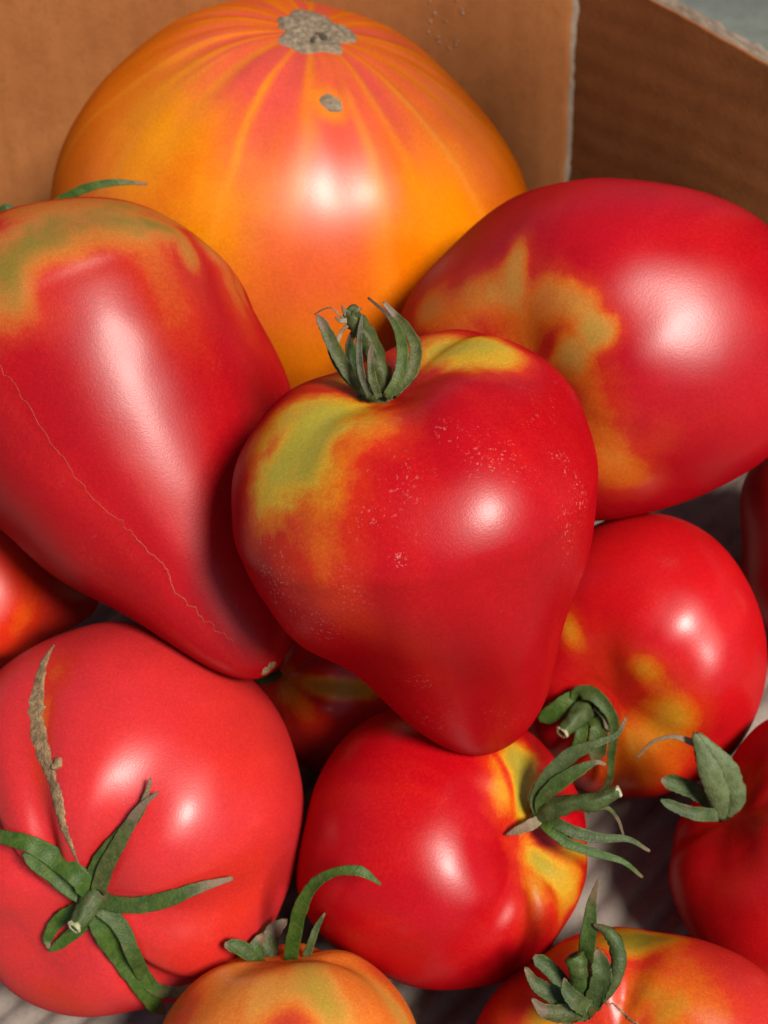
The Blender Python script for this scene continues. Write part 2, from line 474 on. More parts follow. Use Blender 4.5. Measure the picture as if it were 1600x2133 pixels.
def side_edge(xs, ys, w, h):
    fr = ys / h
    top = rim_z0 + rim_slope * xs + .0006 * (fbm(np.stack([xs * 180, xs * 0, xs * 0 + 3], -1), 5) - .5)
    return xs, fr * top
def side_disp(xs, ys):
    return .00003 * np.sin(2 * math.pi * (ys - .10 * xs + .0030 * fbm(np.stack([xs * 25, ys * 25, xs * 0], -1), 9)) / .0088) \
        + .0005 * (fbm(np.stack([xs * 30, ys * 30, xs * 0], -1), 3) - .5)
sheet('side_panel', side_o, side_dir, side_up, side_in, SIDE_LEN, 1.0, 200, 160, side_disp, M_liner, .0005, box, side_edge)
# its raw top edge: fluted core and outer liner, ragged where the board was cut
def core_edge(k):
    def f(xs, ys, w, h):
        fr = ys / h
        wob = fbm(np.stack([xs * 260, xs * 0 + k, xs * 0], -1), 11 + k, 4)
        top = rim_z0 + rim_slope * xs + .0018 * (wob - .55) + (-.0016, -.0002, .0004, .0002)[k]
        return xs, fr * top
    return f
for k in range(4):
    sheet('board_core' if k < 3 else 'outer_liner', side_o - side_in * (.0014 + .0016 * k), side_dir, side_up, side_in, SIDE_LEN, 1.0, 300, 12,
          lambda xs, ys, k=k: .0004 * (fbm(np.stack([xs * 120, ys * 0 + k, xs * 0], -1), 21 + k) - .5), M_core, .0013, box, core_edge(k))

# back wall: its raw end stands just clear of the side wall
back_dir = np.array([-.995, -.0995, 0])
back_up = np.array([-.0013, .0182, .0547]); back_up /= np.linalg.norm(back_up)     # leans back a little
back_in = np.cross(back_dir, back_up); back_in /= np.linalg.norm(back_in)
back_in = back_in * (-1 if back_in[1] > 0 else 1)
back_o = np.array([.0612, .1268, .0243]) - back_up * (.0243 / back_up[2])
def back_edge(xs, ys, w, h):
    rag = .0010 * (fbm(np.stack([ys * 0, ys * 170, ys * 0 + 2], -1), 31, 4) - .5) * (1 - smooth(0, .01, xs)) + BACK_SKEW * ys * (1 - xs / w)
    return xs + rag, ys
BACK_SKEW = .0
def back_disp(xs, ys):
    return .00010 * np.sin(2 * math.pi * (xs + .002 * fbm(np.stack([xs * 20, ys * 20, xs * 0], -1), 19)) / .0075) \
        + .0008 * (fbm(np.stack([xs * 22, ys * 10, xs * 0], -1), 13) - .5)
sheet('back_panel', back_o, back_dir, back_up, back_in, .40, .17, 240, 80, back_disp, M_liner, .0005, box, back_edge)
def bcore_edge(k):
    def f(xs, ys, w, h):
        rag = .0016 * (fbm(np.stack([ys * 0 + k * 3, ys * 210, ys * 0 + 2], -1), 41 + k, 4) - .5) * (1 - smooth(0, .01, xs)) + BACK_SKEW * ys * (1 - xs / w)
        return xs + rag - (.0018, .0019, .0012)[k] * (1 - xs / w), ys
    return f
for k in range(3):
    sheet('board_core' if k < 2 else 'outer_liner', back_o - back_in * (.0007 + .0009 * k), back_dir, back_up, back_in, .40, .17, 120, 160,
          lambda xs, ys, k=k: .0003 * (fbm(np.stack([ys * 0 + k, ys * 140, xs * 0], -1), 51 + k) - .5), M_core, .0006, box, bcore_edge(k))

# added board flap, out of view on the right, shaped to shade the back corner
flap_dir = np.array([.08, -.997, 0]); flap_in = np.array([-.997, -.08, 0])
sheet('added_shade_flap', (.1270, .058, .088), flap_dir, Z3, flap_in, .113, .31, 30, 30,
      lambda xs, ys: .002 * (fbm(np.stack([xs * 12, ys * 12, xs * 0], -1), 71) - .5), M_liner, .003, box,
      lambda xs, ys, w, h: (xs, ys / h * np.interp(xs, [0, .05, .105], [.150, .222, .30])))

# bottom sheet with its flutes showing
fl_dir = np.array([math.cos(math.radians(45)), math.sin(math.radians(45)), 0])
def floor_disp(xs, ys):
    a = (-(xs - .3) * fl_dir[1] + (ys - .3) * fl_dir[0])
    w = .0011 * (fbm(np.stack([xs * 18, ys * 18, xs * 0], -1), 61) - .5)
    return .0020 * (np.abs(np.sin(math.pi * (a + w) / .0072)) ** .8 - 1) + .0004 * (fbm(np.stack([xs * 60, ys * 60, xs * 0], -1), 63) - .5) - .0003
sheet('bottom_panel', (-.30, -.33, 0), (1, 0, 0), (0, 1, 0), (0, 0, 1), .60, .60, 460, 460, floor_disp, M_flute, .003, box,
      keep=lambda p: ((p - side_o) @ side_in > -.003) & ((p - back_o) @ back_in > -.002))

# paper scuffs on the back wall, upper right of the big tomato
rng = random.Random(4)
scuff_pts = [(0.01404, 0.14099, 0.082), (0.01464, 0.136, 0.078), (0.01706, 0.13739, 0.079), (0.02036, 0.13518, 0.078), (0.01507, 0.13242, 0.076), (0.02504, 0.13794, 0.08), (0.01805, 0.12886, 0.074), (0.02111, 0.128, 0.072), (0.02377, 0.1275, 0.073), (0.0231, 0.14099, 0.082)]
sv, sf = [], []
for q in scuff_pts:
    q = np.array(q)
    q = q + back_in * (np.dot(back_o - q, back_in) + .0007)
    for j in range(rng.choice((1, 1, 2))):
        ctr = q + back_dir * rng.uniform(-.001, .001) + Z3 * rng.uniform(-.001, .001)
        n0 = len(sv); kk = 7
        sv.append(tuple(ctr + back_in * .0003))
        a0 = rng.uniform(0, 3)
        for i in range(kk):
            an = 2 * math.pi * i / kk
            d = .0004 * rng.uniform(.6, 1.3)
            sv.append(tuple(ctr + back_dir * d * math.cos(an) * .7 + Z3 * d * math.sin(an) * 1.5))
        for i in range(kk):
            sf.append((n0, n0 + 1 + i, n0 + 1 + (i + 1) % kk))
sm = bpy.data.meshes.new('paper_scuffs'); sm.from_pydata(sv, [], sf)
so = link('paper_scuffs', sm, board_mat('torn_paper', (.55, .45, .36), (.45, .36, .28)), box)
so['kind'] = 'stuff'

# ---------------------------------------------------------------- tomatoes
ROOT, BVH = {}, {}
STEM = {}

def start(name, label, group, nu=170, nv=272):
    s = TOM[name]
    o = bpy.data.objects.new('tomato', None)
    COL.objects.link(o)
    o.empty_display_size = .01
    R = frame_of(s['axis'])
    m = Matrix.Identity(4)
    for i in range(3):
        for j in range(3): m[i][j] = R[i, j]
        m[i][3] = s['c'][i]
    o.matrix_world = m
    o['label'] = label; o['category'] = 'tomato'; o['group'] = group
    v, u, ph = body_grid(name, nu, nv)
    me = grid_mesh('flesh', v)
    BVH[name] = BVHTree.FromPolygons([tuple(q.co) for q in me.vertices], [tuple(p.vertices) for p in me.polygons])
    STEM[name] = tuple(float(x) for x in v[0, 0])
    ROOT[name] = dict(o=o, me=me, v=v, u=u, ph=ph)
    return o

def patch_field(name, patches, seed=0, soft=(.05, 1.55), base=0.0, rag=1.0):
    """patches: (local point, mm along the meridian, mm across, amount); a negative amount clears"""
    v = ROOT[name]['v']
    wob = fbm(v * 130 + 11, seed + 3, 3) - .5
    wob2 = fbm(v * 420 + 5, seed + 9, 2) - .5
    tot = np.full(v.shape[:2], base)
    for (p, rm, rp, am) in patches:
        p = np.array(p)
        n = p / np.linalg.norm(p)
        mdir = -np.array([0, 0, 1.0]) + n[2] * n
        mdir /= max(1e-6, np.linalg.norm(mdir))
        q = np.cross(n, mdir)
        d = v - p
        dist = np.sqrt((d @ mdir / (rm * .001)) ** 2 + (d @ q / (rp * .001)) ** 2 + .4 * (d @ n / (max(rm, rp) * .001)) ** 2)
        val = 1 - smooth(soft[0], soft[1], dist + rag * (wob * .40 + wob2 * .25))
        if am < 0: tot = tot * (1 + am * val)
        else: tot = np.maximum(tot, 0) + 0; tot = (tot ** 3 + (am * val) ** 3) ** (1 / 3)
    return np.clip(tot, 0, 1)

def finish(name, mat, unripe=None, blush=None, pale=None, dusty=None):
    rt = ROOT[name]
    v = rt['v']; me = rt['me']
    ph, u = rt['ph'], rt['u']
    z = np.zeros(v.shape[:2])
    st = fbm(np.stack([np.cos(ph) * 5, np.sin(ph) * 5, u * 1.1], -1), len(name) * 7, 3)
    set_attr(me, 'streak', pole_flat(st))
    set_attr(me, 'unripe', pole_flat(z if unripe is None else unripe))
    set_attr(me, 'blush', pole_flat(z if blush is None else blush))
    set_attr(me, 'pale', pole_flat(z if pale is None else pale))
    set_attr(me, 'dusty', pole_flat(z if dusty is None else dusty))
    return link('flesh', me, mat, rt['o'])

def blade(name, part, pts, wid, mat, face=None, curl=.25, thick=.00028, twist=0.0, blunt=False, n=26, seed=0, along=(0, 1)):
    """a sepal: pts in the fruit's local space from its root to its tip, wid = widths (m) along it"""
    if blunt: along = (along[0], .82 * along[1])
    c = spline(pts, n)
    wv = .001 * np.interp(np.linspace(0, 1, n), np.linspace(0, 1, len(wid)), wid)      # wid in mm
    if blunt: wv = wv * (1 - .55 * smooth(.86, 1.0, np.linspace(0, 1, n)))
    tg = np.gradient(c, axis=0)
    tg /= np.linalg.norm(tg, axis=1)[:, None]
    rr = np.random.RandomState(seed + len(pts) * 13 + int(abs(pts[0][0]) * 1e6) % 997)
    f0 = np.array(face if face is not None else (0, 0, 1.0), float)
    K = 14
    rows = []
    wob = 1 + .10 * (np.convolve(rr.rand(n + 4), np.ones(5) / 5, 'valid') - .5) * 2
    for i in range(n):
        f = f0 if f0.ndim == 1 else f0[i]
        side = np.cross(tg[i], f); side /= max(1e-9, np.linalg.norm(side))
        nn = np.cross(side, tg[i])
        a = twist * i / n
        side, nn = side * math.cos(a) + nn * math.sin(a), nn * math.cos(a) - side * math.sin(a)
        w = wv[i] * wob[i] * .48
        row = []
        for j in range(K):
            an = 2 * math.pi * j / K
            x = math.cos(an); y = math.sin(an)
            xx = math.copysign(abs(x) ** .8, x)
            tk = thick * (1 - .35 * i / n)
            off = nn * (y * min(tk, w) + curl * w * (xx * xx - .35) + .12 * w * (.5 - abs(xx)) * (1 if abs(xx) < .3 else 0))
            row.append(c[i] + side * w * (xx + .05 * rr.randn() * (abs(xx) > .9)) + off + rr.randn(3) * w * .010)
        rows.append(row)
    rows = np.array(rows)
    cap0, cap1 = rows[0].mean(0), rows[-1].mean(0) + tg[-1] * wv[-1] * (.1 if blunt else .6)
    grid = np.concatenate([np.repeat(cap0[None, None], K, 1), rows, np.repeat(cap1[None, None], K, 1)])
    me = grid_mesh(part, grid[:, ::-1])
    al = np.concatenate([[along[0]], np.repeat(np.linspace(along[0], along[1], n), K), [along[1]]])
    set_attr(me, 'along', al)
    return link(part, me, mat, ROOT[name]['o'])

def tube(name, part, pts, rad, mat, parent=None, n=22, seed=0, hollow=False, lump=.12, along=(0, .4)):
    c = spline(pts, n)
    rv = .001 * np.interp(np.linspace(0, 1, n), np.linspace(0, 1, len(rad)), rad)      # rad in mm
    tg = np.gradient(c, axis=0); tg /= np.linalg.norm(tg, axis=1)[:, None]
    K = 20
    ref = np.array([.3, .5, .8]); rows = []
    s0 = np.cross(tg[0], ref); s0 /= np.linalg.norm(s0)
    for i in range(n):
        s0 = s0 - tg[i] * np.dot(s0, tg[i]); s0 /= np.linalg.norm(s0)
        b = np.cross(tg[i], s0)
        an = np.linspace(0, 2 * math.pi, K, endpoint=False)
        base = c[i] + rv[i] * (np.cos(an)[:, None] * s0 + np.sin(an)[:, None] * b)
        nz = vnoise(base * 900, seed) - .5
        ridge = .06 * np.cos(5 * an)
        rows.append(c[i] + (base - c[i]) * (1 + lump * 2 * nz + ridge)[:, None])
    rows = list(rows)
    end = c[-1]
    if hollow:
        r1 = rows[-1]
        rows.append(end + (r1 - end) * .82 + tg[-1] * rv[-1] * .10)
        rows.append(end + (r1 - end) * .55 + tg[-1] * rv[-1] * .02)
        rows.append(end + (r1 - end) * .35 - tg[-1] * rv[-1] * .5)
        cap1 = end - tg[-1] * rv[-1] * .8
    else:
        cap1 = end + tg[-1] * rv[-1] * .15
    grid = np.concatenate([np.repeat(c[0][None, None], K, 1), np.array(rows), np.repeat(np.array(cap1)[None, None], K, 1)])
    me = grid_mesh(part, grid[:, ::-1])
    al = np.concatenate([[along[0]], np.repeat(np.linspace(along[0], along[1], len(rows)), K), [along[1]]])
    set_attr(me, 'along', al)
    return link(part, me, mat, parent or ROOT[name]['o'])

def disc_end(name, parent, ctr, nrm, r, mat, part='cut_end'):
    """the pale ring of a snapped stem"""
    ctr = np.array(ctr, float); nrm = np.array(nrm, float); nrm /= np.linalg.norm(nrm)
    s = np.cross(nrm, (.3, .5, .8)); s /= np.linalg.norm(s); b = np.cross(nrm, s)
    prof = [(1.0, -.5), (1.05, 0), (.92, .22), (.66, .16), (.42, -.05), (.3, -.5), (0.01, -.6)]
    an = np.linspace(0, 2 * math.pi, 20, endpoint=False)
    rows = []
    for q, (rr, hh) in enumerate(prof):
        wob = 1 + .08 * np.sin(3 * an + q) + .05 * np.sin(5 * an + 2)
        rows.append(ctr + r * rr * (np.cos(an) * wob)[:, None] * s + r * rr * (np.sin(an) * wob)[:, None] * b + nrm * r * hh)
    g = np.array(rows)
    g = np.concatenate([np.repeat((ctr - nrm * r * .5)[None, None], 20, 1), g])
    me = grid_mesh(part, g)
    return link(part, me, mat, parent)

def surf_patch(name, part, ctr, outline, mat, lift=.0006, rough=.0006, rings=16, seg=64, seed=0, sunk=0.0, axis=None):
    """an irregular cap that follows the fruit's skin: outline(angle array) -> radius in m"""
    ctr = Vector(ctr)
    bv = BVH[name]
    loc, nn, _, _ = bv.find_nearest(ctr)
    nn = Vector(axis) if axis is not None else nn
    s = nn.cross(Vector((.31, .52, .79))).normalized(); b = nn.cross(s)
    an = np.linspace(0, 2 * math.pi, seg, endpoint=False)
    R = outline(an)
    rows = []
    for i in range(rings + 1):
        fr = i / rings
        row = []
        for j in range(seg):
            w = loc + (s * math.cos(an[j]) + b * math.sin(an[j])) * float(R[j] * fr)
            hit = bv.ray_cast(w + nn * .01, -nn)
            if hit[0] is None: hit = bv.find_nearest(w)
            q, qn = hit[0], hit[1]
            nz = float(fbm(np.array(w) * 700, seed, 3)) - .45
            h = lift * min(1, (1 - fr) * 5) + rough * nz * min(1, (1 - fr) * 4) - sunk * math.exp(-(fr * 4.5) ** 2) - (.0003 if i == rings else 0)
            row.append(tuple(q + qn * h))
        rows.append(row)
    g = np.array(rows)
    verts = np.concatenate([g[0, :1], g[1:].reshape(-1, 3)])
    idx = 1 + np.arange(rings * seg).reshape(rings, seg)
    r = np.roll(idx, -1, 1)
    faces = np.stack([np.zeros(seg, int), idx[0], r[0]], -1).tolist() + np.stack([idx[:-1], idx[1:], r[1:], r[:-1]], -1).reshape(-1, 4).tolist()
    me = bpy.data.meshes.new(part); me.from_pydata(verts.tolist(), [], faces)
    me.polygons.foreach_set('use_smooth', np.ones(len(me.polygons), bool))
    return link(part, me, mat, ROOT[name]['o'])

def seam(name, part, pts, wid, mat, lift=.0003, n=90, seed=0, wander=.0):
    """a healed crack: a low ridge that follows the skin through pts"""
    bv = BVH[name]
    c = spline(pts, n)
    wv = .001 * np.interp(np.linspace(0, 1, n), np.linspace(0, 1, len(wid)), wid)      # wid in mm
    tg = np.gradient(c, axis=0); tg /= np.linalg.norm(tg, axis=1)[:, None]
    K = 9; rows = []
    for i in range(n):
        loc, nn, _, _ = bv.find_nearest(Vector(c[i]))
        side = np.cross(np.array(nn), tg[i]); side /= np.linalg.norm(side)
        wd = wander * (fbm(np.array([i * .35, seed, 0.]), seed, 3) - .5) * 2
        lw = wv[i] * (1 + .6 * (float(vnoise(np.array([i * .45, 3., seed]), seed)) - .5))
        row = []
        for j in range(K):
            x = -1 + 2 * j / (K - 1)
            jag = .25 * (float(vnoise(np.array([i * .9, j * .2, 9.]), seed + 4)) - .5) if j in (0, K - 1) else 0
            q = Vector(c[i] + side * (lw * .5 * (x + jag) + wd))
            l2, n2, _, _ = bv.find_nearest(q)
            nz = float(fbm(np.array(q) * np.array([1, 1, 1]) * 1100, seed, 2)) - .4
            h = -.00012 if j in (0, K - 1) else lift * (1 - x * x * .6) * (1 + 1.2 * nz)
            row.append(tuple(l2 + n2 * h))
        rows.append(row)
    me = grid_mesh(part, np.array(rows), wrap=False, poles=False)
    return link(part, me, mat, ROOT[name]['o'])

GREEN = leaf_mat('sepal_green', dry_from=.68)
GREEN_BRIGHT = leaf_mat('sepal_fresh_green', (.030, .070, .008), (.060, .104, .014), dry_from=.80)
GREEN_GREY = leaf_mat('sepal_grey_green', (.036, .058, .015), (.066, .092, .028), dry_from=.82)
GREEN_WILT = leaf_mat('sepal_wilted', (.040, .052, .013), (.080, .090, .024), (.13, .09, .055), dry_from=.5)
DRY = leaf_mat('sepal_dry', (.20, .15, .09), (.26, .20, .13), dry_from=.3)
CORK = cork_mat('corky_scar')
CORK_GREY = cork_mat('stem_scar_cork', (.34, .255, .165), (.14, .10, .06))
CRACK = cork_mat('healed_crack', (.46, .07, .028), (.38, .035, .018))
PIT = cork_mat('dark_pit', (.075, .045, .025), (.03, .018, .01))
PALE = cork_mat('pale_pith', (.50, .50, .30), (.34, .36, .18))

G_BIG = 'large ripe tomatoes on top of the pile'
G_LOW = 'tomatoes lying on the bottom of the box'
V3 = lambda q: np.array(q, float)

# -- big orange beefsteak tomato at the back
start('orange', 'huge orange and yellow ribbed tomato with a woody grey stem scar, against the back wall', G_BIG, 200, 320)
rt = ROOT['orange']
u, ph, v = rt['u'], rt['ph'], rt['v']
blush = patch_field('orange', [
    ((0.00795, -0.04202, 0.04291), 24, 15, .85), ((-0.00926, -0.03618, 0.04598), 26, 11, .66), ((0.00377, -0.06126, 0.02427), 24, 18, .55), ((-0.01965, -0.02414, 0.04805), 15, 8, .62),
    ((0.01815, -0.02413, 0.04758), 20, 5, .50), ((-0.00643, -0.06622, 0.01161), 16, 14, .30), ((0.02611, -0.02972, 0.04393), 15, 6, .22), ((-0.02685, -0.007, 0.04764), 10, 7, .35),
    ((-0.00555, -0.02206, 0.05056), 9, 9, .6)], 3, (.1, 1.5))
ang = ph + .10 * np.sin(3 * ph + 1.0) + .05 * np.sin(7 * ph)
wig = .10 * (fbm(np.stack([np.cos(ph) * 2, np.sin(ph) * 2, u * 2.2], -1), 5) - .5)
rays = np.abs(np.sin(8.5 * (ang + wig)))
rays2 = np.abs(np.sin(5.5 * (ang + wig * 1.5) + .8))
amp1 = fbm(np.stack([np.cos(ph) * 4, np.sin(ph) * 4, u * 0], -1), 15)
lines = (1 - smooth(.0, .55, rays)) * (.45 + .8 * amp1) * (1 - smooth(.25, 1.25, u)) + .9 * (1 - smooth(.0, .25, rays2)) * (1 - smooth(1.0, 1.9, u)) * smooth(.3, .5, u)
between = smooth(.25, .8, rays) * (1 - smooth(.25, .85, u)) * smooth(.05, .12, u)
blush = np.clip(blush * (1 - .55 * lines) + .70 * between * (.40 + .9 * smooth(.35, .65, fbm(np.stack([np.cos(ph) * 2.5, np.sin(ph) * 2.5, u * 0 + 4], -1), 8))), 0, 1)
halo = patch_field('orange', [((0.00593, -0.03224, 0.0478), 6, 5, 1.0)], 1, (.55, 1.3))
blush = blush * (1 - .9 * halo)
pale = np.clip(lines * .32 + halo * .35, 0, .6)
yel = patch_field('orange', [((-0.0336, -0.03428, 0.03817), 26, 18, .55), ((-0.01765, -0.05877, 0.02473), 24, 16, .5), ((0.03877, -0.04658, 0.02694), 22, 16, .45), ((-0.03848, -0.04021, 0.03004), 20, 12, .4),
                             ((0.00726, -0.06734, -0.00068), 14, 22, .25), ((0.0274, -0.06039, 0.01265), 12, 10, .2)], 6, (.1, 1.5))
ORANGE_STOPS = [(0, (.66, .105, .001)), (.35, (.74, .18, .001)), (.65, (.78, .25, .002)), (1.0, (.78, .31, .004))]
finish('orange', skin('orange_skin', stops=ORANGE_STOPS, dust=.05, grain=.06, sheen=.85, flush=(.64, .075, .045)), yel * .9 + .12, blush, pale)
surf_patch('orange', 'stem_scar', STEM['orange'], lambda a: .0112 * (1 + .24 * np.cos(2 * (a - 2.11)) + .40 * np.exp(-((a - 3.70) / .30) ** 2) + .05 * np.cos(3 * a + 1) + .10 * np.sin(5 * a) + .07 * np.sin(9 * a + 2)),
           CORK_GREY, .0011, .0018, 30, 110, 3, .0003, axis=(0, 0, 1))
surf_patch('orange', 'scar_pit', (0.00241, -0.00583, 0.05067), lambda a: .0019 * (1 + .35 * np.cos(2 * a + 1) + .2 * np.sin(3 * a)), PIT, .0016, .0010, 8, 28, 7)
surf_patch('orange', 'scar_pit', (0.00017, -0.00933, 0.05107), lambda a: .0010 * (1 + .5 * np.cos(2 * a + 2) + .2 * np.sin(3 * a)), PIT, .0016, .0010, 8, 28, 8)
surf_patch('orange', 'corky_spot', (0.0059, -0.03181, 0.04795), lambda a: .0030 * (1 + .08 * np.cos(2 * a) + .06 * np.sin(5 * a)), CORK_GREY, .0003, .0004, 10, 32, 5)

# -- long oxheart on the left
start('pear', 'long pointed red oxheart tomato with olive green shoulder, lying on the left', G_BIG, 200, 300)
un = patch_field('pear', [
    ((0.00967, 0.04444, 0.00768), 12, 14, .95), ((-0.00029, 0.04539, 0.00898), 12, 10, .82), ((-0.01276, 0.04374, 0.0086), 9, 12, .92), ((-0.02104, 0.03914, 0.0078), 6, 10, .9),
    ((0.01419, 0.04226, 0.00243), 9, 9, .75), ((-0.00807, 0.04237, 0.01489), 7, 14, .68), ((-0.02495, 0.03568, 0.00206), 7, 4.5, .72), ((-0.0158, 0.03918, -0.00751), 15, 10, .40),
    ((-0.03419, 0.02222, -0.00098), 14, 6, .5), ((-0.00954, 0.0439, -0.00055), 10, 10, .33), ((0.00029, 0.04175, 0.01778), 8, 9, .7), ((0.00089, 0.03702, 0.0247), 7, 10, .62), ((-0.00848, 0.03826, 0.02112), 6, 10, .68), ((-0.01765, 0.0374, 0.01713), 6, 10, .72), ((-0.02635, 0.0315, 0.01419), 5, 9, .72), ((-0.03212, 0.02739, 0.00693), 6, 7, .66), ((-0.03761, 0.01659, 0.00052), 9, 4, .5),
    ((0.00549, 0.0436, -0.00132), 7, 6, -.8), ((-0.00358, 0.04368, -0.00422), 9, 7, -.5)], 21)
finish('pear', skin('oxheart_skin', stops=[(0, (.38, .004, .008)), (.30, (.45, .026, .010)), (.5, (.48, .095, .016)), (.72, (.42, .140, .024)), (1.0, (.21, .140, .022))], dust=.18, coat=.14), un)
seam('pear', 'skin_crack', [(0.02125, 0.03508, -0.00797), (0.01977, 0.03141, -0.01739), (0.0176, 0.027, -0.02794), (0.01542, 0.02297, -0.03635), (0.01232, 0.02031, -0.04304), (0.01, 0.0173, -0.04921), (0.00747, 0.01451, -0.05504), (0.00781, 0.01223, -0.05794), (0.00524, 0.00932, -0.06383), (0.00296, 0.00716, -0.06817), (0.00059, 0.00464, -0.07243)],
     [.10, .11, .14, .26, .24, .14], CRACK, .00012, 150, 3, .0008)
surf_patch('pear', 'blossom_scar', (-0.00479, -0.00184, -0.078), lambda a: .0015 * (1 + .4 * np.cos(2 * a) + .15 * np.sin(5 * a)), CORK, .0002, .0005, 10, 32, 8)
fv = (0.1827, 0.847, -0.4992)
blade('pear', 'sepal', [(-0.00606, -0.00055, 0.04879), (-0.01232, 0.00486, 0.04794), (-0.0198, 0.00922, 0.04611), (-0.02682, 0.0109, 0.04372), (-0.03363, 0.0101, 0.04098)], [2.2, 2.4, 2.4, 1.8, .6], GREEN_BRIGHT, fv, .3)
blade('pear', 'sepal', [(0.00325, -0.00024, 0.05268), (0.00018, 0.00391, 0.05164), (-0.00218, 0.0057, 0.05105), (-0.00466, 0.00401, 0.05018)], [2, 2.2, 2, 1.0], GREEN, fv, .3)

# -- big red one on the right
start('right', 'smooth crimson tomato with yellow green starburst, leaning on the right behind the heart shaped one', G_BIG, 200, 300)
un = patch_field('right', [
    ((-0.00558, 0.0084, 0.03164), 15, 16, .50), ((-0.01956, 0.00557, 0.03293), 11, 12, .47), ((0.01171, 0.00532, 0.03306), 10, 8, .44), ((0.0067, 0.0201, 0.03264), 6, 8, .64), ((0.01173, 0.01673, 0.03214), 6, 6, .80), ((0.00888, 0.01028, 0.03271), 7, 7, .74),
    ((-0.01184, 0.02103, 0.03052), 9, 4, .66), ((-0.01203, 0.01537, 0.03192), 8, 7, .60), ((-0.02942, 0.00291, 0.02998), 8, 8, .62), ((-0.00017, 0.01925, 0.03301), 7, 8, .58), ((-0.01862, 0.01175, 0.03177), 7, 7, .50),
    ((0.0184, -0.00082, 0.03272), 10, 8, .44), ((0.02744, -0.0113, 0.02738), 11, 9, .50), ((0.02409, -0.00485, 0.03096), 8, 7, .46), ((0.03198, -0.00113, 0.02656), 6, 6, .24),
    ((0.00252, 0.00859, 0.03201), 5, 2, -.40), ((-0.01227, 0.00513, 0.03255), 5, 7, -.32), ((0.01024, 0.00184, 0.03236), 6, 2.5, -.4)], 33, (.15, 1.45), rag=.8)
finish('right', skin('crimson_skin', stops=[(0, (.42, .004, .010)), (.30, (.50, .026, .010)), (.5, (.58, .115, .010)), (.72, (.50, .215, .035)), (1.0, (.35, .245, .045))], dust=.08), un)

# -- heart shaped one in the middle, on top of the others
start('heart', 'heart shaped red tomato with upright dried calyx, on top in the centre', G_BIG, 240, 360)
un = patch_field('heart', [
    ((0.02083, 0.00477, 0.02251), 16.25, 11.25, .80), ((0.01668, 0.0007, 0.02516), 10, 10, .84), ((0.01259, 0.00243, 0.0247), 7.5, 7.5, .72), ((0.02149, 0.01027, 0.02062), 11.25, 5, .84), ((0.02495, 0.00617, 0.0196), 12.5, 7.5, .80),
    ((0.02834, 0.0057, 0.01679), 8.75, 7.5, .62), ((0.01036, 0.01096, 0.02447), 8.75, 8.75, .58), ((0.02133, 0.01578, 0.01856), 10, 7.5, .58), ((0.02413, -0.00449, 0.02283), 11.25, 7.5, .60),
    ((0.02715, 0.01675, 0.01153), 15, 10, .40), ((0.0264, 0.02256, 0.00477), 15, 6.25, .30), ((0.03175, 0.0042, 0.01262), 8.75, 6.25, .45), ((0.00478, -0.0115, 0.02514), 6.25, 7.5, .62),
    ((-0.0139, -0.00096, 0.02802), 6.25, 11.25, .86), ((-0.01834, 0.00457, 0.02788), 6.25, 8.75, .90), ((-0.02149, 0.00769, 0.02594), 5, 6.25, .62), ((-0.00963, -0.00559, 0.02683), 6.25, 8.75, .55), ((0.00322, 0.00071, 0.0234), 3.75, 10, .30),
    ((0.01787, 0.00524, 0.02352), 11.25, 1.125, .98)], 41)
finish('heart', skin('heart_skin', (.42, .003, .007), dust=.55), un, dusty=patch_field('heart', [((0.03408, 0.0104, 0.00086), 9, 7, .9), ((0.03083, 0.01458, -0.00687), 9, 7, .6), ((0.0252, 0.02439, 0.00113), 6, 4, .6), ((-0.01962, 0.02938, 0.0069), 8, 3, .9), ((-0.01476, 0.03319, 0.00038), 8, 3, .5), ((-0.00437, 0.02909, 0.01675), 2.5, 5, 1.0), ((-0.00082, 0.02206, 0.02191), 4, 2.5, .7), ((0.01626, 0.03011, 0.00616), 2, 1.5, 1.0), ((0.01905, 0.02483, 0.01236), 4, 4, .5), ((0.01118, 0.01323, -0.03915), 5, 6, .3)], 43, (.2, 1.3)))
fv = V3((0.3072, 0.8532, 0.4215))
def hb(pts, w, m, dz=(0, 0, 0), **k): return blade('heart', 'sepal', pts, w, m, fv + V3(dz), **k)
stem_h = tube('heart', 'stem', [(0.00134, -0.00097, 0.02397), (0.00077, -0.0032, 0.02891), (0.00127, -0.00494, 0.0345), (0.00223, -0.00655, 0.03831), (0.00297, -0.0073, 0.03935)], [2.2, 2.0, 1.8, 1.7, 1.6], GREEN_WILT, lump=.32, seed=4, hollow=True, along=(0, .55))
hb([(0.00437, -0.00583, 0.03896), (0.00526, -0.00547, 0.03999), (0.00619, -0.00594, 0.04151), (0.00761, -0.00693, 0.04138), (0.00899, -0.00817, 0.0406)], [.5, .35, .3, .3, .25], DRY, curl=.1, thick=.0002)
hb([(0.00519, -0.00147, 0.02476), (0.00672, -0.00312, 0.02946), (0.00774, -0.00465, 0.03427), (0.00814, -0.00673, 0.03825), (0.00862, -0.00796, 0.04043)], [1.9, 2.7, 2.6, 2.1, 1.3], GREEN_WILT, curl=.45, blunt=True)
hb([(0.0042, -0.00188, 0.02391), (0.00504, -0.00341, 0.02882), (0.00439, -0.00538, 0.03328), (0.00285, -0.00615, 0.0359)], [2.0, 2.6, 2.0, .8], GREEN, curl=.4)
hb([(0.00582, -0.002, 0.02543), (0.00779, -0.0041, 0.02957), (0.00848, -0.00538, 0.03289), (0.00827, -0.00648, 0.03527)], [1.2, 1.1, .9, .6], GREEN_WILT, curl=.3)
hb([(0.00686, -0.00481, 0.0352), (0.00532, -0.00559, 0.03663), (0.00383, -0.00596, 0.03722)], [.9, .7, .8], DRY, curl=.3)
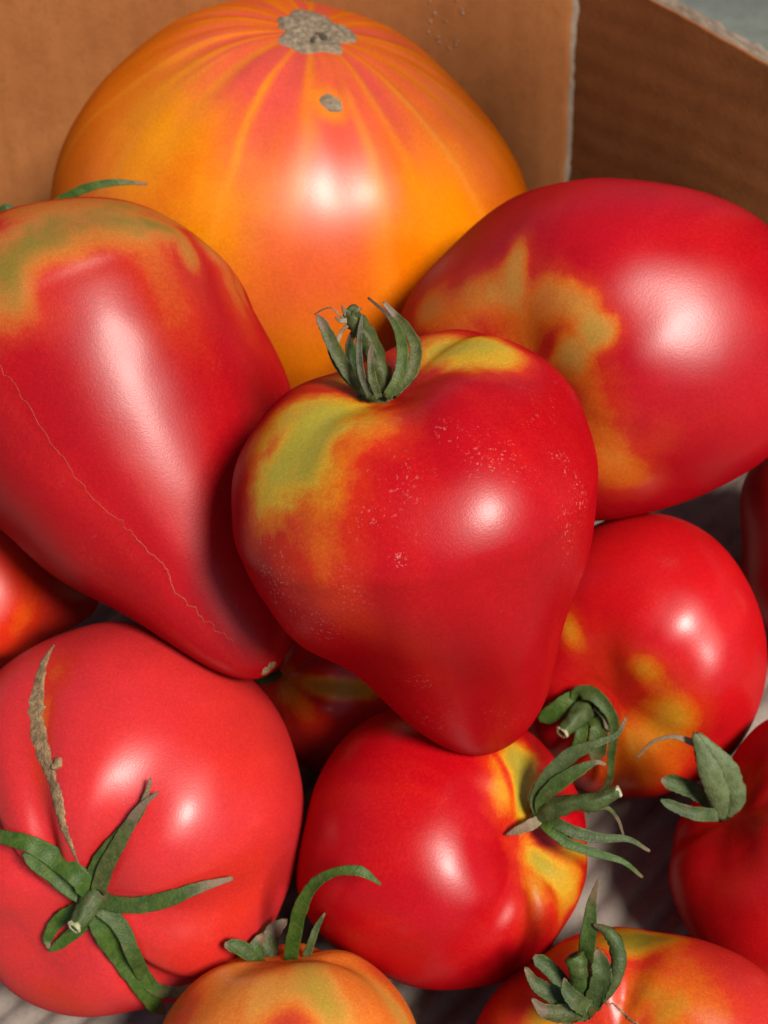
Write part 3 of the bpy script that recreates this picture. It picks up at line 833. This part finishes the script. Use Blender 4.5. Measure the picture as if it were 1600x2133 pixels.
hb([(0.00561, 0.0027, 0.02546), (0.00575, 0.00144, 0.0303), (0.0041, -0.00086, 0.03493), (0.00133, -0.00373, 0.03911)], [1.2, 1.5, 1.2, .7], leaf_mat('sepal_weathered', (.040, .042, .019), (.075, .075, .036), (.13, .105, .07), .6), curl=.55, blunt=True)
hb([(0.0042, 0.00388, 0.0252), (0.00445, 0.00316, 0.02886), (0.00325, 0.00129, 0.0323), (0.00195, -0.00043, 0.03433)], [1.5, 1.7, 1.3, .5], GREEN_WILT, curl=.5)
hb([(0.0003, -0.00119, 0.02276), (0.00002, -0.00356, 0.02659), (-0.00071, -0.00539, 0.03082), (-0.00099, -0.00656, 0.03339)], [2.4, 2.6, 2.0, 1.0], GREEN, curl=-.5)
hb([(0.00266, 0.00349, 0.02466), (-0.00065, 0.00365, 0.02775), (-0.00306, 0.00158, 0.03124), (-0.00438, -0.00183, 0.03434), (-0.00385, -0.0046, 0.03727), (-0.00213, -0.00787, 0.0404)], [1.8, 2.5, 2.4, 1.7, .8, .5], leaf_mat('sepal_light_green', (.058, .082, .018), (.092, .120, .030), (.08, .05, .03), .62), curl=.45)
hb([(0.00079, 0.00252, 0.02434), (-0.00371, 0.00252, 0.02739), (-0.00622, 0.00047, 0.03089), (-0.00634, -0.00223, 0.0341), (-0.00549, -0.00493, 0.03667), (-0.00448, -0.00636, 0.03891)], [1.8, 2.6, 2.4, 1.9, 1.4, .8], leaf_mat('sepal_olive', (.054, .062, .015), (.090, .100, .026), (.19, .145, .10), .68), curl=.5)
tube('heart', 'calyx_cup', [(0.00138, -0.00328, 0.02155), (0.00203, -0.00204, 0.02332), (0.00214, -0.00157, 0.02467)], [2.6, 4.2, 4.0], GREEN_WILT, lump=.1, seed=9)

hb([(0.00301, -0.00628, 0.03843), (0.0037, -0.00613, 0.04002), (0.00388, -0.00663, 0.04092)], [1.4, 1.0, .4], DRY, curl=.3)
hb([(0.00245, -0.00507, 0.0387), (0.00192, -0.00482, 0.03973), (0.00096, -0.00461, 0.03995)], [1.4, 1.0, .5], GREEN_WILT, curl=.3)
hb([(0.00399, -0.00541, 0.03835), (0.00527, -0.00545, 0.03876), (0.00573, -0.00591, 0.03938)], [1.2, .9, .4], DRY, curl=.3)

# -- scarred one, lower left
start('scarred', 'light red tomato with a long corky brown scar and star shaped calyx, lower left', G_LOW, 200, 320)
un = patch_field('scarred', [((0.02922, 0.0056, 0.01687), 14, 12, .18), ((0.02268, -0.0058, 0.02595), 14, 12, .16), ((0.0259, 0.02794, -0.00056), 16, 14, .12), ((-0.0015, -0.02404, 0.03186), 4, 10, .22),
                             ((-0.01652, 0.03702, 0.00158), 6, 5, .35), ((-0.01429, 0.03076, 0.01281), 12, 3, .4)], 51, base=.02)
finish('scarred', skin('light_red_skin', (.56, .025, .028), dust=.12, sheen=.85), un)
seam('scarred', 'corky_scar', [(-0.02162, 0.03671, -0.00692), (-0.0211, 0.03617, -0.00137), (-0.01951, 0.03439, 0.00447), (-0.01714, 0.03165, 0.01013), (-0.01307, 0.02837, 0.01577), (-0.00949, 0.02625, 0.01962), (-0.00634, 0.02377, 0.02308), (-0.0036, 0.01937, 0.02582), (-0.00134, 0.01513, 0.02671), (-0.00004, 0.01078, 0.02646)],
     [.6, 1.8, 3.0, 4.0, 4.2, 3.6, 3.2, 2.0, .9, .3], CORK, .00022, 150, 6)
surf_patch('scarred', 'scab', (-0.00787, 0.0285, 0.01896), lambda a: .0011 * (1 + .3 * np.cos(2 * a) + .2 * np.sin(3 * a)), CORK, .0010, .0004, 8, 24, 2)
fv = V3((0.2911, 0.6768, 0.6762))
def sb(pts, w, m=GREEN_BRIGHT, **k): return blade('scarred', 'sepal', pts, w, m, fv, **k)
sb([(0.00364, 0.00496, 0.02771), (0.00063, 0.00945, 0.02845), (-0.00562, 0.01086, 0.02654), (-0.01059, 0.01389, 0.0277), (-0.01843, 0.0125, 0.02641), (-0.02488, 0.01057, 0.02248)], [4.4, 4.6, 4.6, 3.6, 2.6, 1.2])
sb([(0.00278, 0.00288, 0.02771), (-0.00167, 0.00481, 0.02781), (-0.0051, 0.00735, 0.02779), (-0.00822, 0.00994, 0.02883), (-0.01085, 0.01227, 0.02915)], [3.6, 3.6, 3.4, 2.8, 1.6], blunt=True)
sb([(0.003, 0.00543, 0.02758), (0.00377, 0.01076, 0.02657), (0.00605, 0.01628, 0.02531), (0.00902, 0.02109, 0.02357), (0.01102, 0.0246, 0.02181), (0.01158, 0.02771, 0.01981), (0.01163, 0.03009, 0.01822)], [3.4, 3.4, 3.0, 2.6, 1.9, 1.2, .8], GREEN)
sb([(0.00476, 0.00569, 0.02785), (0.00608, 0.01251, 0.02683), (0.00812, 0.0182, 0.02525), (0.00976, 0.02257, 0.02353), (0.01132, 0.02596, 0.02171), (0.01369, 0.02849, 0.01953)], [3.4, 3.6, 3.2, 2.6, 1.6, .7], GREEN_WILT)
sb([(0.00456, 0.00382, 0.0278), (0.0106, 0.0048, 0.02813), (0.01535, 0.0061, 0.02735), (0.02028, 0.00854, 0.02601), (0.02488, 0.01059, 0.02364), (0.03026, 0.01116, 0.01951)], [3.2, 3.4, 3.6, 3.2, 2.4, 1.0], GREEN)
sb([(0.00383, 0.00222, 0.02775), (0.00681, -0.00322, 0.02894), (0.0104, -0.01075, 0.0279), (0.01448, -0.01717, 0.02778), (0.01708, -0.02304, 0.0268), (0.01855, -0.02616, 0.0256)], [4.8, 5.0, 4.6, 4.2, 3.4, 1.8])
sb([(0.00488, 0.00287, 0.02781), (0.01, -0.00146, 0.02814), (0.01339, -0.00738, 0.02931), (0.01474, -0.0152, 0.02686), (0.01725, -0.01934, 0.02613), (0.02059, -0.02057, 0.02429), (0.02597, -0.01352, 0.02709)], [4.0, 3.6, 3.2, 3.0, 2.8, 2.4, 1.2], GREEN)
sb([(0.00282, 0.00163, 0.02775), (-0.0014, -0.00155, 0.02846), (-0.004, -0.00478, 0.02928), (-0.0052, -0.00825, 0.03053), (-0.00464, -0.00982, 0.03137)], [3.2, 3.0, 2.8, 2.2, .8])
sb([(0.00339, 0.00131, 0.02778), (0.00167, -0.00322, 0.02877), (-0.00093, -0.00698, 0.02986), (-0.00438, -0.01061, 0.0316)], [3.6, 3.4, 2.8, 1.6], blunt=True)
e0, e1 = (0.00393, 0.00461, 0.02575), (0.00243, 0.00103, 0.03384)
st = tube('scarred', 'stem', [e0, (0.00362, 0.00376, 0.02874), (0.00301, 0.00155, 0.03176), e1], [2.4, 2.3, 2.0, 1.4], GREEN_GREY, lump=.14, seed=12, along=(0, .3))
disc_end('scarred', st, e1, V3(e1) - V3((0.00301, 0.00155, 0.03176)), .00150, PALE)

# -- round one on the right under the big crimson one
start('midright', 'round red tomato with yellow orange spots and curled calyx, right of the heart shaped one', G_LOW, 200, 320)
un = patch_field('midright', [((0.00451, 0.01191, 0.02198), 5, 6, .62), ((-0.01425, 0.01349, 0.02043), 7, 4, .60), ((0.0135, 0.00136, 0.02155), 8, 12, .62), ((0.00762, -0.00743, 0.02109), 8, 10, .55),
                              ((0.00691, -0.01729, 0.02206), 12, 12, .45), ((0.0155, -0.01103, 0.02074), 8, 10, .42), ((-0.00247, 0.00861, 0.02063), 10, 9, .26), ((0.01253, 0.00543, 0.0221), 6, 8, .42)], 61, rag=.35)
finish('midright', skin('bright_red_skin', (.50, .006, .009), dust=.05, coat=.34), un)
fv = V3((0.0836, 0.5419, 0.8363))
def mb(pts, w, m=GREEN, **k): return blade('midright', 'sepal', pts, w, m, fv, **k)
mb([(-0.00655, -0.00447, 0.02225), (-0.00899, -0.00156, 0.02452), (-0.01168, -0.00464, 0.02686), (-0.01473, -0.00799, 0.02755)], [3.5, 4.6, 4.6, 3.2], GREEN_BRIGHT, curl=.4, blunt=True)
mb([(-0.00655, -0.00447, 0.02225), (-0.00825, 0.00046, 0.02417), (-0.00514, 0.00203, 0.02429), (-0.00157, 0.00055, 0.02469), (0.00159, -0.00314, 0.02486), (0.00334, -0.01064, 0.02633), (0.00458, -0.0181, 0.02722), (0.00095, -0.02546, 0.02694), (-0.00544, -0.02873, 0.02459)],
   [3.0, 3.6, 3.6, 3.0, 2.4, 2.0, 1.6, 1.3, .8], GREEN, curl=.4, n=40)
mb([(-0.00592, -0.00457, 0.02225), (-0.00184, -0.00477, 0.02474), (-0.0006, -0.00758, 0.02649), (0.00041, -0.013, 0.02781)], [3, 4.2, 4.6, 4.2], GREEN, curl=.4, blunt=True)
mb([(-0.00639, -0.00496, 0.02241), (-0.00456, -0.00796, 0.02708), (-0.00498, -0.01392, 0.02837), (-0.00871, -0.02011, 0.02779), (-0.0127, -0.02967, 0.02139)], [3, 3.2, 2.8, 2.2, 1.2], GREEN_BRIGHT, curl=.3)
mb([(-0.00655, -0.00447, 0.02225), (-0.00418, -0.0006, 0.02328), (-0.00057, -0.00183, 0.02391), (0.00074, -0.00433, 0.02534)], [3, 3.6, 3.4, 1.8], GREEN_GREY, curl=.5)
e0, e1 = (-0.0061, -0.00374, 0.02099), (-0.00826, -0.00558, 0.03209)
st = tube('midright', 'stem', [e0, (-0.00637, -0.0034, 0.0261), e1], [2.8, 2.4, 1.6], GREEN_GREY, lump=.14, seed=14, along=(0, .3))
disc_end('midright', st, e1, V3(e1) - V3((-0.00637, -0.0034, 0.0261)), .0016, PALE)

# -- bottom centre
start('bottom', 'deep red tomato with green striped shoulder and spidery calyx, bottom centre', G_LOW, 200, 320)
un = patch_field('bottom', [((0.01501, 0.00817, 0.0238), 7.2, 6, 1.0), ((0.00818, 0.00462, 0.02438), 8.4, 5.4, 1.0), ((0.00537, 0.00945, 0.02485), 6, 5, .66), ((0.01196, 0.01228, 0.02441), 5, 5, .6),
                            ((-0.00043, -0.00654, 0.02413), 9.6, 4.32, 1.0), ((-0.00572, -0.00744, 0.02485), 7, 5, .62), ((0.00241, -0.01107, 0.02543), 10, 5, .60), ((0.00866, -0.01499, 0.02469), 9, 3, .74), ((-0.00068, -0.01714, 0.02446), 8, 6, .58),
                            ((-0.00439, -0.01671, 0.02351), 8, 6, .50), ((-0.01044, -0.00893, 0.02419), 6, 6, .35), ((0.00909, 0.01012, 0.0252), 9, 1.2, -.55), ((0.0012, 0.0019, 0.02297), 7, 3.0, -.5)], 71)
finish('bottom', skin('deep_red_skin', (.44, .003, .007), dust=.12), un)
fv = V3((-0.4311, 0.5479, 0.7169))
def bb(pts, w, m=GREEN, **k): return blade('bottom', 'sepal', pts, w, m, fv, **k)
SD = 'bottom'
bb([(0.00634, 0.00055, 0.02765), (0.0075, 0.00467, 0.02923), (0.01082, 0.00714, 0.03356), (0.01479, 0.00792, 0.03793), (0.01801, 0.00656, 0.04282), (0.02103, 0.00496, 0.04626), (0.02401, 0.00593, 0.04826)], [2.6, 3.2, 3.8, 3.2, 1.9, 1.1, .7], GREEN_GREY, curl=.35, n=34)
bb([(0.00627, 0.00028, 0.02773), (0.00744, 0.00447, 0.03071), (0.01018, 0.00565, 0.03525), (0.01287, 0.00527, 0.03916), (0.01533, 0.00411, 0.04188), (0.01577, 0.00256, 0.04309)], [2.6, 3.0, 3.4, 2.6, 1.2, .7], GREEN, curl=.35)
bb([(0.00598, 0.00022, 0.02752), (0.00497, -0.00074, 0.03144), (0.00452, -0.00403, 0.03426), (0.00573, -0.00832, 0.03762), (0.00751, -0.01189, 0.04106), (0.0079, -0.01696, 0.04272)], [2.2, 2.6, 2.9, 2.2, 1.4, .7], GREEN_GREY, curl=.4)
bb([(0.00569, 0.00015, 0.02731), (0.0035, -0.00061, 0.03012), (0.00241, -0.00449, 0.03272), (0.0031, -0.00975, 0.03616), (0.00382, -0.01429, 0.03923), (0.00351, -0.0195, 0.04038)], [2.2, 2.4, 2.3, 1.8, 1.2, .7], GREEN_BRIGHT, curl=.35, along=(0, .95))
bb([(0.00613, 0.00015, 0.02768), (0.00276, 0.00264, 0.02773), (0.00059, 0.00414, 0.02649), (-0.00091, 0.00511, 0.02469)], [2.0, 2.4, 2.0, .5], DRY, curl=.35)
bb([(0.01062, -0.00517, 0.03439), (0.01357, -0.00831, 0.03576), (0.0133, -0.01205, 0.03613), (0.01185, -0.01568, 0.03545)], [1.2, 1.0, .8, .5], GREEN_WILT, curl=.35)
e1 = (0.01239, -0.00237, 0.04431)
st = tube('bottom', 'stem', [(0.00695, -0.00037, 0.02582), (0.00724, 0.00127, 0.03086), (0.00848, 0.00066, 0.0365), (0.00924, -0.00099, 0.03946), e1], [2.4, 2.3, 1.7, 1.9, 1.2], GREEN_GREY, lump=.16, seed=17, along=(0, .35))
disc_end('bottom', st, e1, V3(e1) - V3((0.00924, -0.00099, 0.03946)), .0012, PALE)

# -- ochre one cut by the lower edge
start('ochre', 'ochre orange and olive tomato with one long arching sepal, front, below the deep red one', G_LOW, 180, 280)
un = patch_field('ochre', [((-0.00531, 0.01483, 0.0185), 12, 7, .86), ((-0.00867, 0.01951, 0.0133), 10, 7, .80), ((-0.02195, 0.00806, 0.01008), 10, 5, .80), ((0.011, 0.00823, 0.01934), 10, 8, .62), ((0.00318, 0.01575, 0.01751), 10, 8, .66),
                           ((-0.01578, 0.00731, 0.01697), 9, 8, .55), ((-0.00074, 0.02266, 0.01084), 4, 5, -.8), ((-0.01891, -0.00091, 0.01791), 5, 5, -.5), ((0.02033, 0.00848, 0.01378), 7, 4, -.5)], 81, base=.50)
finish('ochre', skin('ochre_skin', stops=[(0, (.50, .030, .022)), (.30, (.60, .075, .020)), (.5, (.70, .170, .022)), (.72, (.66, .265, .045)), (1.0, (.44, .290, .040))], dust=.06), un)
fv = V3((-0.0292, 0.9902, 0.1364))
def ob(pts, w, m=GREEN, **k): return blade('ochre', 'sepal', pts, w, m, fv, **k)
ob([(-0.00058, -0.0028, 0.01982), (-0.002, 0.00278, 0.02579), (-0.00413, 0.01058, 0.03228), (-0.00706, 0.01583, 0.03646), (-0.01147, 0.01967, 0.03856), (-0.01614, 0.02092, 0.03828), (-0.02001, 0.01947, 0.03547)], [3.0, 3.2, 3.1, 2.4, 1.8, 2.1, 1.4], GREEN_BRIGHT, curl=.3, blunt=True, n=36)
ob([(-0.00327, -0.00269, 0.0196), (-0.00542, -0.00043, 0.02436), (-0.00683, 0.00037, 0.02745), (-0.00862, 0.00109, 0.03011)], [1.8, 1.8, 1.4, .5], GREEN_GREY, curl=.4)
ob([(0.00379, -0.00332, 0.01872), (0.00662, -0.00056, 0.02251), (0.00917, 0.00085, 0.02481), (0.01221, 0.0019, 0.0257)], [2.8, 3.2, 3.2, 2.6], GREEN, curl=.4, blunt=True)
ob([(0.00231, -0.00513, 0.01941), (0.0035, -0.00509, 0.02435), (0.0021, -0.00534, 0.02733), (-0.00001, -0.00588, 0.02888)], [3.2, 4.2, 3.6, 1.6], GREEN_WILT, curl=.4)
ob([(0.00327, -0.00412, 0.01957), (0.00601, -0.00433, 0.02383), (0.00487, -0.00473, 0.02623)], [3.0, 3.6, 2.0], GREEN, curl=.4)

# -- lobed one, lower right
start('cleft', 'lobed orange red tomato with a deep cleft and upright torn calyx, lower right corner', G_LOW, 200, 320)
un = patch_field('cleft', [((0.00748, 0.0231, 0.01072), 8, 9, 1.0), ((0.00296, 0.02205, 0.01456), 6, 8, .95), ((-0.00377, 0.02202, 0.01571), 6, 8, .66), ((0.01046, 0.00796, 0.01983), 5, 8, .55), ((0.01556, 0.01183, 0.01874), 10, 10, .42),
                           ((0.00711, 0.01176, 0.01899), 8, 8, .42), ((-0.01324, 0.00758, 0.02027), 4, 7, .85), ((-0.01157, 0.02216, 0.01136), 6, 6, .55), ((0.01913, 0.00515, 0.01826), 9, 9, .42), ((0.00241, 0.0061, 0.01773), 8, 8, .36),
                           ((0.01097, 0.00526, 0.01948), 5, 5, .5), ((-0.01841, 0.01437, 0.01597), 8, 6, .30), ((-0.02266, 0.00994, 0.01643), 6, 6, .35)], 91, base=.10)
finish('cleft', skin('lobed_skin', stops=[(0, (.50, .016, .018)), (.30, (.56, .035, .010)), (.5, (.60, .125, .008)), (.72, (.46, .215, .014)), (1.0, (.20, .165, .014))], dust=.10), un)
seam('cleft', 'skin_crack', [(-0.00056, 0.00891, 0.01961), (0.00176, 0.00788, 0.01826), (0.00378, 0.00545, 0.01796), (0.00545, 0.00392, 0.01793)], [.3, .5, .5, .3], CORK, .0003, 40, 5, .0004)
fv = V3((0.115, -0.2065, 0.9717))
def cb(pts, w, m=GREEN_GREY, **k): return blade('cleft', 'sepal', pts, w, m, fv, **k)
cb([(-0.00466, 0.00909, 0.02178), (-0.00264, 0.01438, 0.02736), (-0.00038, 0.01958, 0.03281), (0.00113, 0.0235, 0.03634), (0.00321, 0.02682, 0.0393)], [3.2, 3.5, 3.2, 2.0, .5], GREEN, curl=.3)
cb([(-0.00126, 0.00767, 0.02611), (0.00307, 0.01151, 0.02882), (0.00435, 0.01495, 0.03084), (0.00344, 0.01807, 0.03323), (0.0008, 0.01994, 0.03398)], [2.6, 3.2, 3.2, 2.6, .8], GREEN_GREY, curl=-.5)
cb([(-0.00244, 0.00668, 0.02699), (0.00043, 0.0099, 0.03091), (0.00101, 0.01257, 0.03259), (0.00095, 0.01472, 0.03408)], [3.4, 4.2, 3.8, 1.6], GREEN_GREY, curl=.5)
cb([(-0.00526, 0.00859, 0.02409), (-0.00808, 0.01222, 0.02734), (-0.01002, 0.01448, 0.02942), (-0.01201, 0.01612, 0.03109)], [2.8, 3.2, 3.2, 2.6], GREEN, curl=.35, blunt=True)
cb([(-0.00418, 0.00661, 0.02616), (-0.00847, 0.00843, 0.02982), (-0.01176, 0.01048, 0.03212), (-0.01317, 0.013, 0.03423)], [3.4, 4.0, 2.8, 1.0], GREEN_GREY, curl=.5)
cb([(-0.00309, 0.00567, 0.02771), (-0.00745, 0.00503, 0.02969), (-0.01084, 0.00568, 0.03106), (-0.01265, 0.00751, 0.0328)], [3.6, 3.8, 2.8, .8], GREEN_WILT, curl=.5)
cb([(-0.00286, 0.00579, 0.02898), (-0.0045, 0.00648, 0.03238), (-0.00569, 0.00827, 0.03393), (-0.00584, 0.00995, 0.03513)], [3.4, 3.6, 2.8, .8], GREEN_GREY, curl=.5)
tube('cleft', 'stem', [(-0.00434, 0.00855, 0.02008), (-0.00348, 0.01073, 0.02757), (-0.00349, 0.01367, 0.03208), (-0.00386, 0.01484, 0.03298)], [2.6, 2.4, 2.0, 1.9], GREEN, lump=.22, seed=22, hollow=True, along=(0, .5))

# -- right edge
start('edge', 'plain red tomato with broad folded sepals, cut by the right edge', G_LOW, 180, 280)
finish('edge', skin('plain_red_skin', (.46, .006, .008), dust=.06), patch_field('edge', [((-0.00496, 0.00087, 0.01962), 8, 8, .15)], 95))
fv = V3((0.4522, 0.5496, 0.7024))
def eb(pts, w, m=GREEN_GREY, **k): return blade('edge', 'sepal', pts, w, m, fv, **k)
SAGE = leaf_mat('sepal_sage', (.075, .105, .038), (.125, .160, .066), dry_from=.95)
eb([(0.00077, 0.00053, 0.0227), (-0.00143, 0.00573, 0.02528), (-0.00521, 0.00844, 0.03165), (-0.00963, 0.00858, 0.03816)], [2.4, 5.6, 5.6, 1.6], SAGE, curl=-.22)
eb([(0.00182, 0.00021, 0.02398), (-0.0007, 0.00424, 0.0288), (-0.00418, 0.00706, 0.03456), (-0.00958, 0.00809, 0.03882)], [2.4, 5.2, 5.2, 1.6], SAGE, curl=-.22)
eb([(-0.00909, 0.00614, 0.03394), (-0.0101, 0.00517, 0.03694), (-0.01063, 0.00321, 0.04072), (-0.00948, 0.00018, 0.04359), (-0.0068, -0.00337, 0.0449)], [1.6, 1.6, 1.0, .8, .6], DRY, curl=.3)
eb([(0.00172, 0.00079, 0.02562), (0.00277, -0.0006, 0.03088), (0.00201, -0.0024, 0.03477), (0.00097, -0.00368, 0.0383)], [3.0, 3.2, 2.6, 1.6], GREEN_GREY, curl=.4, blunt=True)
eb([(-0.00172, -0.00071, 0.02363), (-0.0037, -0.00177, 0.02827), (-0.0048, -0.00339, 0.03241), (-0.00544, -0.00514, 0.03604)], [3.6, 4.0, 4.0, 3.2], GREEN, curl=.4, blunt=True)
tube('edge', 'stem', [(-0.00302, -0.00256, 0.01895), (-0.00424, -0.00182, 0.02442), (-0.00533, -0.00218, 0.02662)], [2.6, 2.4, 2.0], GREEN, lump=.2, seed=23)

# -- those that only peep out
start('sliver', 'shaded dark red tomato peeping in at the right edge below the crimson one', G_LOW, 110, 180)
finish('sliver', skin('shade_red_skin', (.46, .010, .014), dust=0), None)
start('under', 'orange red tomato tucked under the long oxheart at the left edge', G_LOW, 130, 200)
finish('under', skin('orange_red_skin', (.54, .024, .014), dust=.03), patch_field('under', [((0.02059, 0.02606, -0.00303), 6, 22, .30), ((0.02511, 0.02195, -0.00095), 8, 22, .26)], 97, base=.05))
start('hidden', 'dim green striped tomato deep in the gap below the heart shaped one', G_LOW, 130, 200)
finish('hidden', skin('striped_skin', (.44, .016, .014), dust=0), patch_field('hidden', [((0.01206, 0.00791, 0.01852), 12, 3.2, .95), ((0.00789, -0.00006, 0.02003), 10, 5, .5), ((0.01655, 0.00983, 0.01549), 9, 3, .85), ((0.00227, 0.00083, 0.01909), 6, 6, .6)], 98))
fv = V3((0.4578, 0.5282, 0.7152))
blade('hidden', 'sepal', [(-0.00022, 0.00158, 0.02003), (-0.00243, -0.00237, 0.02102), (-0.00521, -0.00464, 0.02099)], [2.0, 2.2, 1.4], GREEN_GREY, fv, blunt=True)
